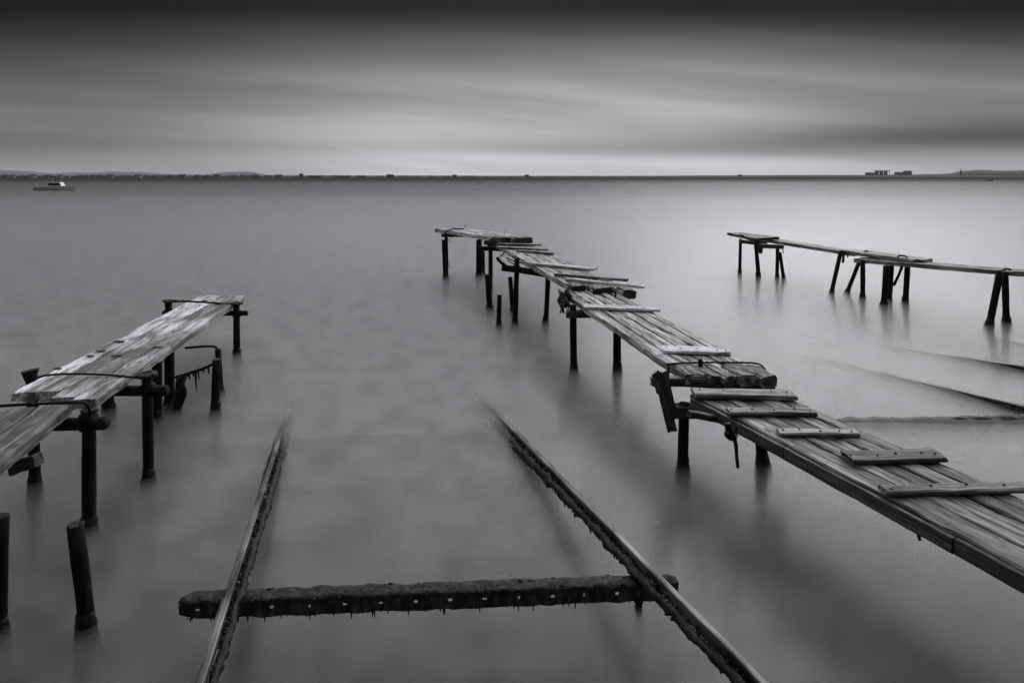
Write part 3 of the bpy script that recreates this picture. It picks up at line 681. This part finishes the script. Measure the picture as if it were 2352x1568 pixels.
for i in range(len(xs) - 1):
    for j in range(3):
        if j == 1 and cols[i][1]: continue
        Fc.append((i * 4 + j, i * 4 + j + 1, (i + 1) * 4 + j + 1, (i + 1) * 4 + j))
bm_ = mesh_obj('perforated_beam', V, Fc, M_crust, S, Mb); so = bm_.modifiers.new('thickness', 'SOLIDIFY'); so.thickness = .012; so.offset = 0
g = []                                                   # top flange, thick with growth
n = 60; k = 7; V = []; Fc = []
for i in range(n + 1):
    x = Lb * i / n; e_ = 1 - .5 * max(0, 1 - x / .05) - .3 * max(0, 1 - (Lb - x) / .04)
    for j in range(k):
        t_ = j / (k - 1); y = -.012 + t_ * .115 * e_
        z = .004 + .010 * math.sin(t_ * math.pi) + .012 * noise.noise((x * 14, t_ * 3, 3.3)) + rnd.uniform(-.003, .003) - (.02 if j == k - 1 else 0)
        V.append((x, y, z))
for i in range(n):
    for j in range(k - 1): Fc.append((i * k + j, (i + 1) * k + j, (i + 1) * k + j + 1, i * k + j + 1))
tf = mesh_obj('top_flange', V, Fc, M_crust, bm_, Mb, True); so = tf.modifiers.new('thickness', 'SOLIDIFY'); so.thickness = .014; so.offset = -1
g = []
for i in range(130):
    t_ = rnd.random(); c = bl_.lerp(br_, t_) + Vector((0, rnd.uniform(-.012, .09), rnd.uniform(-.006, .008))); g.append(lump(c, rnd.uniform(.006, .015), 1, .6, (1.5, 1, .7)))
for i in range(60):
    t_ = rnd.random(); c = bl_.lerp(br_, t_) + Vector((0, -.004, -.078)); ln = rnd.choice((.008, .012, .012, .02, .035))
    g.append(tube_geo([c, c + Vector((rnd.uniform(-.004, .004), 0, -ln))], [.006, .002], 5))
V, Fc = merge(g); wf = mesh_obj('weed_tufts', [q - bl_ for q in V], Fc, M_weed, bm_, Matrix.Translation(bl_), True); wf['kind'] = 'stuff'
# sunken second sleeper far down the slip
plank('sunken_sleeper', S, Vector((-2.3, 6.75, -.105)), Vector((-.02, 6.9, -.105)), .18, .1, M_weed, n=10, jit=.03)
strand_thing('seaweed_clump', 'small dark clump of weed in the water below the perforated beam', 'seaweed',
    [([P(1466, 1372, .06), P(1467, 1392, .02), P(1468, 1412, -.03)], .03)], M_weed, [(P(1466, 1376, .03), .028, (.8, .8, 1.2))])
# second slipway, beyond the long jetty
S2 = thing('boat_slipway', 'half sunken slipway rails awash beyond the long jetty at the right edge', 'slipway', (5.2, 8, 0))
def awash(p, q, ext_n, ext_f, wd=.10):
    dv = (q - p).normalized(); a = q + dv * ext_n; b = p - dv * ext_f
    r = rail(S2, a, b, .11, .085); weeds(r, a, b, 1, 0, .95, .05, dens=130, drop=.03, hang=.8); curtain(r, a, b, 0, .97, .30, .22); return r
awash(P(1915, 829, -.09), P(2352, 930, .09), 1.2, .7); awash(P(2060, 797.5, -.09), P(2352, 840, .07), 1.2, .7)
awash(P(2290, 776, -.10), P(2352, 788, -.03), 1.2, .5)
sa, sb_ = P(1925, 972, -.03), P(2420, 963, .01)
V = []; Fc = []; n = 50; k = 10; dvx = (sb_ - sa)
for i in range(n + 1):
    c = sa + dvx * (i / n); 
    for j in range(k):
        an = 2 * math.pi * j / k; r_ = .075 + .02 * noise.noise((i * .35, j * .7, 1.1)) + .008 * rnd.uniform(-1, 1)
        V.append(c + Vector((0, math.cos(an) * r_ * 1.3, math.sin(an) * r_ * (1 if math.sin(an) > 0 else 2.6) - .03)) - sa)
for i in range(n):
    for j in range(k): Fc.append((i * k + j, (i + 1) * k + j, (i + 1) * k + (j + 1) % k, i * k + (j + 1) % k))
Fc += [tuple(range(k)), tuple(n * k + j for j in range(k))[::-1]]
mesh_obj('weedy_sleeper', V, Fc, M_weed, S2, Matrix.Translation(sa), True)

# ================================================================ far shore
def ridge(name, Y, prof, depth, mat, jit=0.0, step=20, base=-3.0):
    """land strip: prof = (pixel x, pixel height above the water line at Y); a rounded back slope of the given depth"""
    pts = []
    for (x0, h0), (x1, h1) in zip(prof, prof[1:]):
        m = max(1, int(abs(x1 - x0) / step))
        for i in range(m):
            t = i / m; t2 = t * t * (3 - 2 * t); pts.append((x0 + (x1 - x0) * t, h0 + (h1 - h0) * t2))
    pts.append(prof[-1]); V = []; Fc = []; k = 6
    for (x, h) in pts:
        X = (x - CX) * Y / F; H = max(0, h + jit * noise.noise((x * .13, 2.2, 0)) + jit * .5 * noise.noise((x * .5, 7, 0))) * Y / F
        for j, (fy, fz) in enumerate([(0, base), (0.0, .0), (.06, .45), (.22, .82), (.5, 1.0), (1.0, .4)]):
            V.append((X * (1 + fy * depth / Y * .9), Y + fy * depth, (base if j == 0 else H * fz * (1 + fy * depth / Y) + .3)))
    for i in range(len(pts) - 1):
        for j in range(k - 1): Fc.append((i * k + j, (i + 1) * k + j, (i + 1) * k + j + 1, i * k + j + 1))
    return tag(mesh_obj(name, V, Fc, mat, None, None, True), kind='structure')
ridge('far_hills', 9000, [(-260, 9), (-120, 15), (0, 16), (45, 14), (115, 9), (165, 11), (200, 10), (255, 13), (300, 12), (400, 7), (460, 6), (520, 12), (565, 12.5), (620, 5), (700, 4.5), (900, 4), (1400, 3), (1900, 5), (2000, 4), (2500, 4)], 900, M_hill, .4, 12)
ridge('far_shore', 1800, [(-400, 4.5), (200, 4.5), (560, 3.5), (900, 3), (1130, 3.2), (1340, 3.4), (1700, 5.0), (1950, 6.2), (2180, 5.8), (2400, 6.0), (2620, 6.5), (2900, 6), (3300, 7)], 120, M_land, 1.0, 7)
ridge('far_shore', 1500, [(1150, 0.4), (1500, 2.4), (1950, 3.8), (2250, 3.6), (2700, 4.2), (3300, 4)], 80, M_land, .6, 7)
ridge('headland', 2600, [(1900, 3.5), (2080, 6.5), (2160, 8), (2185, 9), (2215, 14), (2250, 17), (2330, 15.5), (2352, 16.5), (2500, 18), (2800, 14), (3300, 12)], 420, M_land, .7, 9)
# distant buildings
def house(name, label, cat, px, py_base_h, wpx, hpx, Y, mat, roof='flat', group=None, rmat=None):
    s = Y / F; X = (px - CX) * s; W = wpx * s; H = hpx * s; D = W * rnd.uniform(.5, .9); zb = py_base_h * s
    t = thing(name, label, cat, (X, Y, zb), group)
    V = [(x, y, z) for z in (-4, H) for x, y in ((-W / 2, -D / 2), (W / 2, -D / 2), (W / 2, D / 2), (-W / 2, D / 2))]
    mesh_obj('wall', V, [(0, 1, 5, 4), (1, 2, 6, 5), (2, 3, 7, 6), (3, 0, 4, 7), (4, 5, 6, 7)], mat, t, Matrix.Translation(t.location))
    e = .04 * W
    if roof == 'gable':
        r = H + W * .22; V = [(-W / 2 - e, -D / 2 - e, H + .02), (W / 2 + e, -D / 2 - e, H + .02), (W / 2 + e, D / 2 + e, H + .02), (-W / 2 - e, D / 2 + e, H + .02), (-W / 2 - e, 0, r), (W / 2 + e, 0, r)]
        Fr = [(0, 1, 5, 4), (2, 3, 4, 5), (1, 2, 5), (3, 0, 4)]
    else:
        V = [(x, y, z) for z in (H + .02, H + max(.5, H * .08)) for x, y in ((-W / 2 - e, -D / 2 - e), (W / 2 + e, -D / 2 - e), (W / 2 + e, D / 2 + e), (-W / 2 - e, D / 2 + e))]
        Fr = [(0, 1, 5, 4), (1, 2, 6, 5), (2, 3, 7, 6), (3, 0, 4, 7), (4, 5, 6, 7), (3, 2, 1, 0)]
    mesh_obj('roof', V, Fr, rmat or M_roof, t, Matrix.Translation(t.location)); return t
px = -6
while px < 640:
    wpx = rnd.uniform(5, 15); hp_ = rnd.uniform(2.5, 5.2)
    house('town_building', 'small low building in the far town along the left shore', 'building', px + wpx / 2, 1.0, wpx, hp_, 1700 + rnd.uniform(-30, 30),
          rnd.choice((M_house, M_houseb, M_houseb, M_houseb, M_house)), rnd.choice(('flat', 'gable', 'gable')), 'far town buildings')
    px += wpx + rnd.uniform(-1, 9)
house('tower_block', 'tallest block of the far town, right of the hills', 'building', 692, 2, 8, 7.5, 1750, M_conc)
house('long_shed', 'lone dark shed on the low shore left of the long jetty head', 'building', 896, 2, 15, 5.5, 1700, M_conc)
for wx, ww in ((640, 15), (725, 30), (790, 26), (830, 20)):
    house('shore_shed', 'low long shed on the far shore near the tower block', 'building', wx, 1.6, ww, 3.2, 1720, M_conc, 'flat', 'low sheds by the tower block')
for wx in (1044, 1210, 1700): house('shore_shed', 'tiny shed alone on the low far shore in mid frame', 'building', wx, 3, 9, 2.6, 1790, M_conc, 'gable', 'lone sheds on the low shore')
# silos and tanks on the right
def drum(parent, name, X, Y, r, h, mat, cone=.12, zb=0.0):
    pts = [Vector((X, Y, zb - 3)), Vector((X, Y, zb + h)), Vector((X, Y, zb + h + .01)), Vector((X, Y, zb + h + .06 * r)), Vector((X, Y, zb + h + cone * r))]
    return tube(name, parent, pts, [r, r, r * 1.06, r * 1.06, r * .2], mat, 20, 0, False)
Yt = 2200; s = Yt / F
SI = thing('silo_block', 'dark block of upright grain silos on the far right shore', 'silo', ((2026 - CX) * s, Yt, 0))
for i in range(6): drum(SI, 'silo', (2012.5 + i * 5.0 - CX) * s, Yt + (i % 2) * 5, 2.6 * s, 15 * s, M_conc)
gx0, gx1 = (2007 - CX) * s, (2040.5 - CX) * s
gal = plank('gallery', SI, Vector((gx0, Yt, 16.6 * s)), Vector((gx1, Yt, 16.6 * s)), 4 * s, 1.0 * s, M_conc, n=4, jit=.1)
for i in range(9):
    X = gx0 + (gx1 - gx0) * i / 8; tube('railing_post', SI, [Vector((X, Yt - 4, 15 * s)), Vector((X, Yt - 4, 18.3 * s))], .35, M_conc, 6)
tube('ladder_tower', SI, [Vector(((2041.5 - CX) * s, Yt - 3, -2)), Vector(((2041.5 - CX) * s, Yt - 3, 18.5 * s))], .8, M_conc, 6)
for lab, px, wpx, hpx, Y_, m_ in (('low wide storage tank just left of the silo block', 1998, 20, 10.5, 2300, M_conc), ('pale wide storage tank between the silos and the dark round tank', 2065, 19, 11.5, 2500, M_houseb), ('dark round tank standing right of the silo block', 2084.5, 17.5, 14.5, 2150, M_conc)):
    s = Y_ / F; t = thing('storage_tank', lab, 'tank', ((px - CX) * s, Y_, 0)); drum(t, 'tank_body', (px - CX) * s, Y_, wpx / 2 * s, hpx * s, m_, .16)
    X = (px - CX) * s; tube('top_rail', t, [Vector((X + wpx / 2 * s * math.cos(a), Y_ + wpx / 2 * s * math.sin(a), hpx * s + 1.6)) for a in [2 * math.pi * k / 16 for k in range(17)]], .35, m_, 5)
s = 2050 / F; t = thing('quay', 'low pale quay wall in front of the silo block', 'quay', ((2000 - CX) * s, 2050, 0))
plank('wall', t, Vector(((1968 - CX) * s, 2050, 4.2 * s)), Vector(((2028 - CX) * s, 2050, 4.2 * s)), 8, 1.6 * s + 3, M_houseb, n=6, jit=.2)
# pointed cypress-like tree and tent roofs
s = 2000 / F; t = thing('tall_tree', 'tall narrow pointed tree rising over the right headland', 'tree', ((2207.5 - CX) * s, 2000, 0))
X = (2207.5 - CX) * s
tube('trunk', t, [Vector((X, 2000, -1)), Vector((X, 2000, 14 * s))], [.8, .3], M_tree, 6)
g = []
for i in range(34):
    q = rnd.random(); z = (5 + 15 * q) * s; g.append(lump((X + rnd.uniform(-1, 1) * 2.0 * s * (1 - q * .6), 2000 + rnd.uniform(-2, 2), z), 1.1 * s * (1.15 - .6 * q), 1, .5, (1, 1, 1.6)))
V, Fc = merge(g); o0 = Vector((X, 2000, 0)); mesh_obj('crown', [Vector(q) - o0 for q in V], Fc, M_tree, t, Matrix.Translation(o0))
s = 1900 / F
for i in range(7):
    X = (2238 + i * 6.6 - CX) * s; t = thing('beach_tent', 'pale rounded tent roof in the row under the trees of the right headland', 'tent', (X, 1900, 0), 'row of tent roofs')
    V, Fc = lump((0, 0, 0), 2.8 * s, 2, .08, (1, .8, .62)); mesh_obj('tent_roof', V, Fc, M_tent, t, Matrix.Translation((X, 1900, 3.0 * s)), True)
    V = [(x, y, z) for z in (-2, 3.0 * s) for x, y in ((-2.4 * s, -2 * s), (2.4 * s, -2 * s), (2.4 * s, 2 * s), (-2.4 * s, 2 * s))]
    mesh_obj('tent_wall', V, [(0, 1, 5, 4), (1, 2, 6, 5), (2, 3, 7, 6), (3, 0, 4, 7)], M_conc, t, Matrix.Translation((X, 1900, 0)))
# far woods: one unbroken dark mass
g = []
for i in range(260):
    px = rnd.uniform(2088, 2560); Y_ = rnd.uniform(2050, 2250); s = Y_ / F
    hh = (3.0 if px < 2170 else 5.5 if px < 2225 else 7.0) * rnd.uniform(.6, 1.15); g.append(lump(((px - CX) * s, Y_, hh * s * .55), hh * s * .6, 1, .5, (1.25, 1, .95)))
for i in range(240):
    px = rnd.uniform(-60, 2080); Y_ = 1815 if px < 1150 else rnd.choice((1560, 1850)); s = Y_ / F; hh = rnd.uniform(1.3, 2.8) + (1.6 if rnd.random() < .05 else 0)
    zb = 2.6 if Y_ > 1600 else 1.0; g.append(lump(((px - CX) * s, Y_, (zb + hh * .4) * s), hh * s * .55, 1, .5, (2.6, 1, .9)))
V, Fc = merge(g); tag(mesh_obj('far_woods', V, Fc, M_tree), 'dark unbroken line of trees along the far shore', 'woods', kind='stuff')

# ================================================================ boats out on the water
def boat(label, px, py, Ln, mat, rot, cabin=True):
    c = P(px, py, 0); t = thing('motor_boat', label, 'boat', c); t.rotation_euler = (0, 0, R(rot))
    B = Ln * .16; V = []; Fc = []; n = 12
    for i in range(n + 1):
        u_ = i / n; x = (u_ - .5) * Ln; bw_ = B * (1 - max(0, (u_ - .45) / .55) ** 2.2) * (.88 + .12 * min(1, u_ * 4)); sh = Ln * (.085 + .05 * u_ ** 2)
        V += [(x, -bw_, sh), (x - .02 * Ln * u_, -bw_ * .82, .02), (x - .05 * Ln * u_, 0, -.25), (x - .02 * Ln * u_, bw_ * .82, .02), (x, bw_, sh), (x, bw_ * .9, sh - .02 * Ln), (x, -bw_ * .9, sh - .02 * Ln)]
    for i in range(n):
        for j in range(7): Fc.append((i * 7 + j, (i + 1) * 7 + j, (i + 1) * 7 + (j + 1) % 7, i * 7 + (j + 1) % 7))
    Fc += [tuple(range(7)), tuple(n * 7 + j for j in range(7))[::-1]]
    mesh_obj('hull', V, Fc, mat, t, WM(t))
    if cabin:
        x0, x1, zb, zt_ = -.18 * Ln, .14 * Ln, Ln * .08, Ln * .215; b_ = B * .72
        V = [(x0, -b_, zb), (x1 + .07 * Ln, -b_, zb), (x1 + .07 * Ln, b_, zb), (x0, b_, zb), (x0, -b_ * .85, zt_), (x1, -b_ * .85, zt_), (x1, b_ * .85, zt_), (x0, b_ * .85, zt_)]
        cb = mesh_obj('cabin', V, [(0, 1, 5, 4), (1, 2, 6, 5), (2, 3, 7, 6), (3, 0, 4, 7), (4, 5, 6, 7)], M_white, t, WM(t))
        for sy in (-1, 1):
            V = [(x0 + .04 * Ln, sy * b_ * .96, zb + .05 * Ln), (x1 + .01 * Ln, sy * b_ * .96, zb + .05 * Ln), (x1 - .01 * Ln, sy * b_ * .91, zt_ - .025 * Ln), (x0 + .04 * Ln, sy * b_ * .91, zt_ - .025 * Ln)]
            wv = mesh_obj('window', V, [(0, 1, 2, 3)], M_glass, t, WM(t)); so = wv.modifiers.new('thickness', 'SOLIDIFY'); so.thickness = .03; so.offset = 0
        tube('mast', t, [WM(t) @ Vector((x0 + .1 * Ln, 0, zt_)), WM(t) @ Vector((x0 + .1 * Ln, 0, zt_ + .12 * Ln))], .03, M_white, 6)
    return t
boat('small white motor boat with a cabin moored off the left shore', 128, 437, 7.0, M_white, 8)
boat('tiny dark boat far out before the right headland', 2273, 415.5, 7.0, M_navy, 20, False)

# ================================================================ air
hz = bpy.data.materials.new('sea_haze'); hz.use_nodes = True; t = hz.node_tree; t.nodes.clear()
o = t.nodes.new('ShaderNodeOutputMaterial'); pv = t.nodes.new('ShaderNodeVolumePrincipled'); t.links.new(pv.outputs[0], o.inputs['Volume'])
pv.inputs['Color'].default_value = (.93, .95, .98, 1); pv.inputs['Density'].default_value = 4.5e-5; pv.inputs['Anisotropy'].default_value = .2
hx_ = 11800; V = [(x, y, z) for z in (-2.2, 125) for x, y in ((-hx_, -80), (hx_, -80), (hx_, hx_), (-hx_, hx_))]
tag(mesh_obj('haze', V, [(3, 2, 1, 0), (4, 5, 6, 7), (0, 1, 5, 4), (1, 2, 6, 5), (2, 3, 7, 6), (3, 0, 4, 7)], hz), kind='stuff')
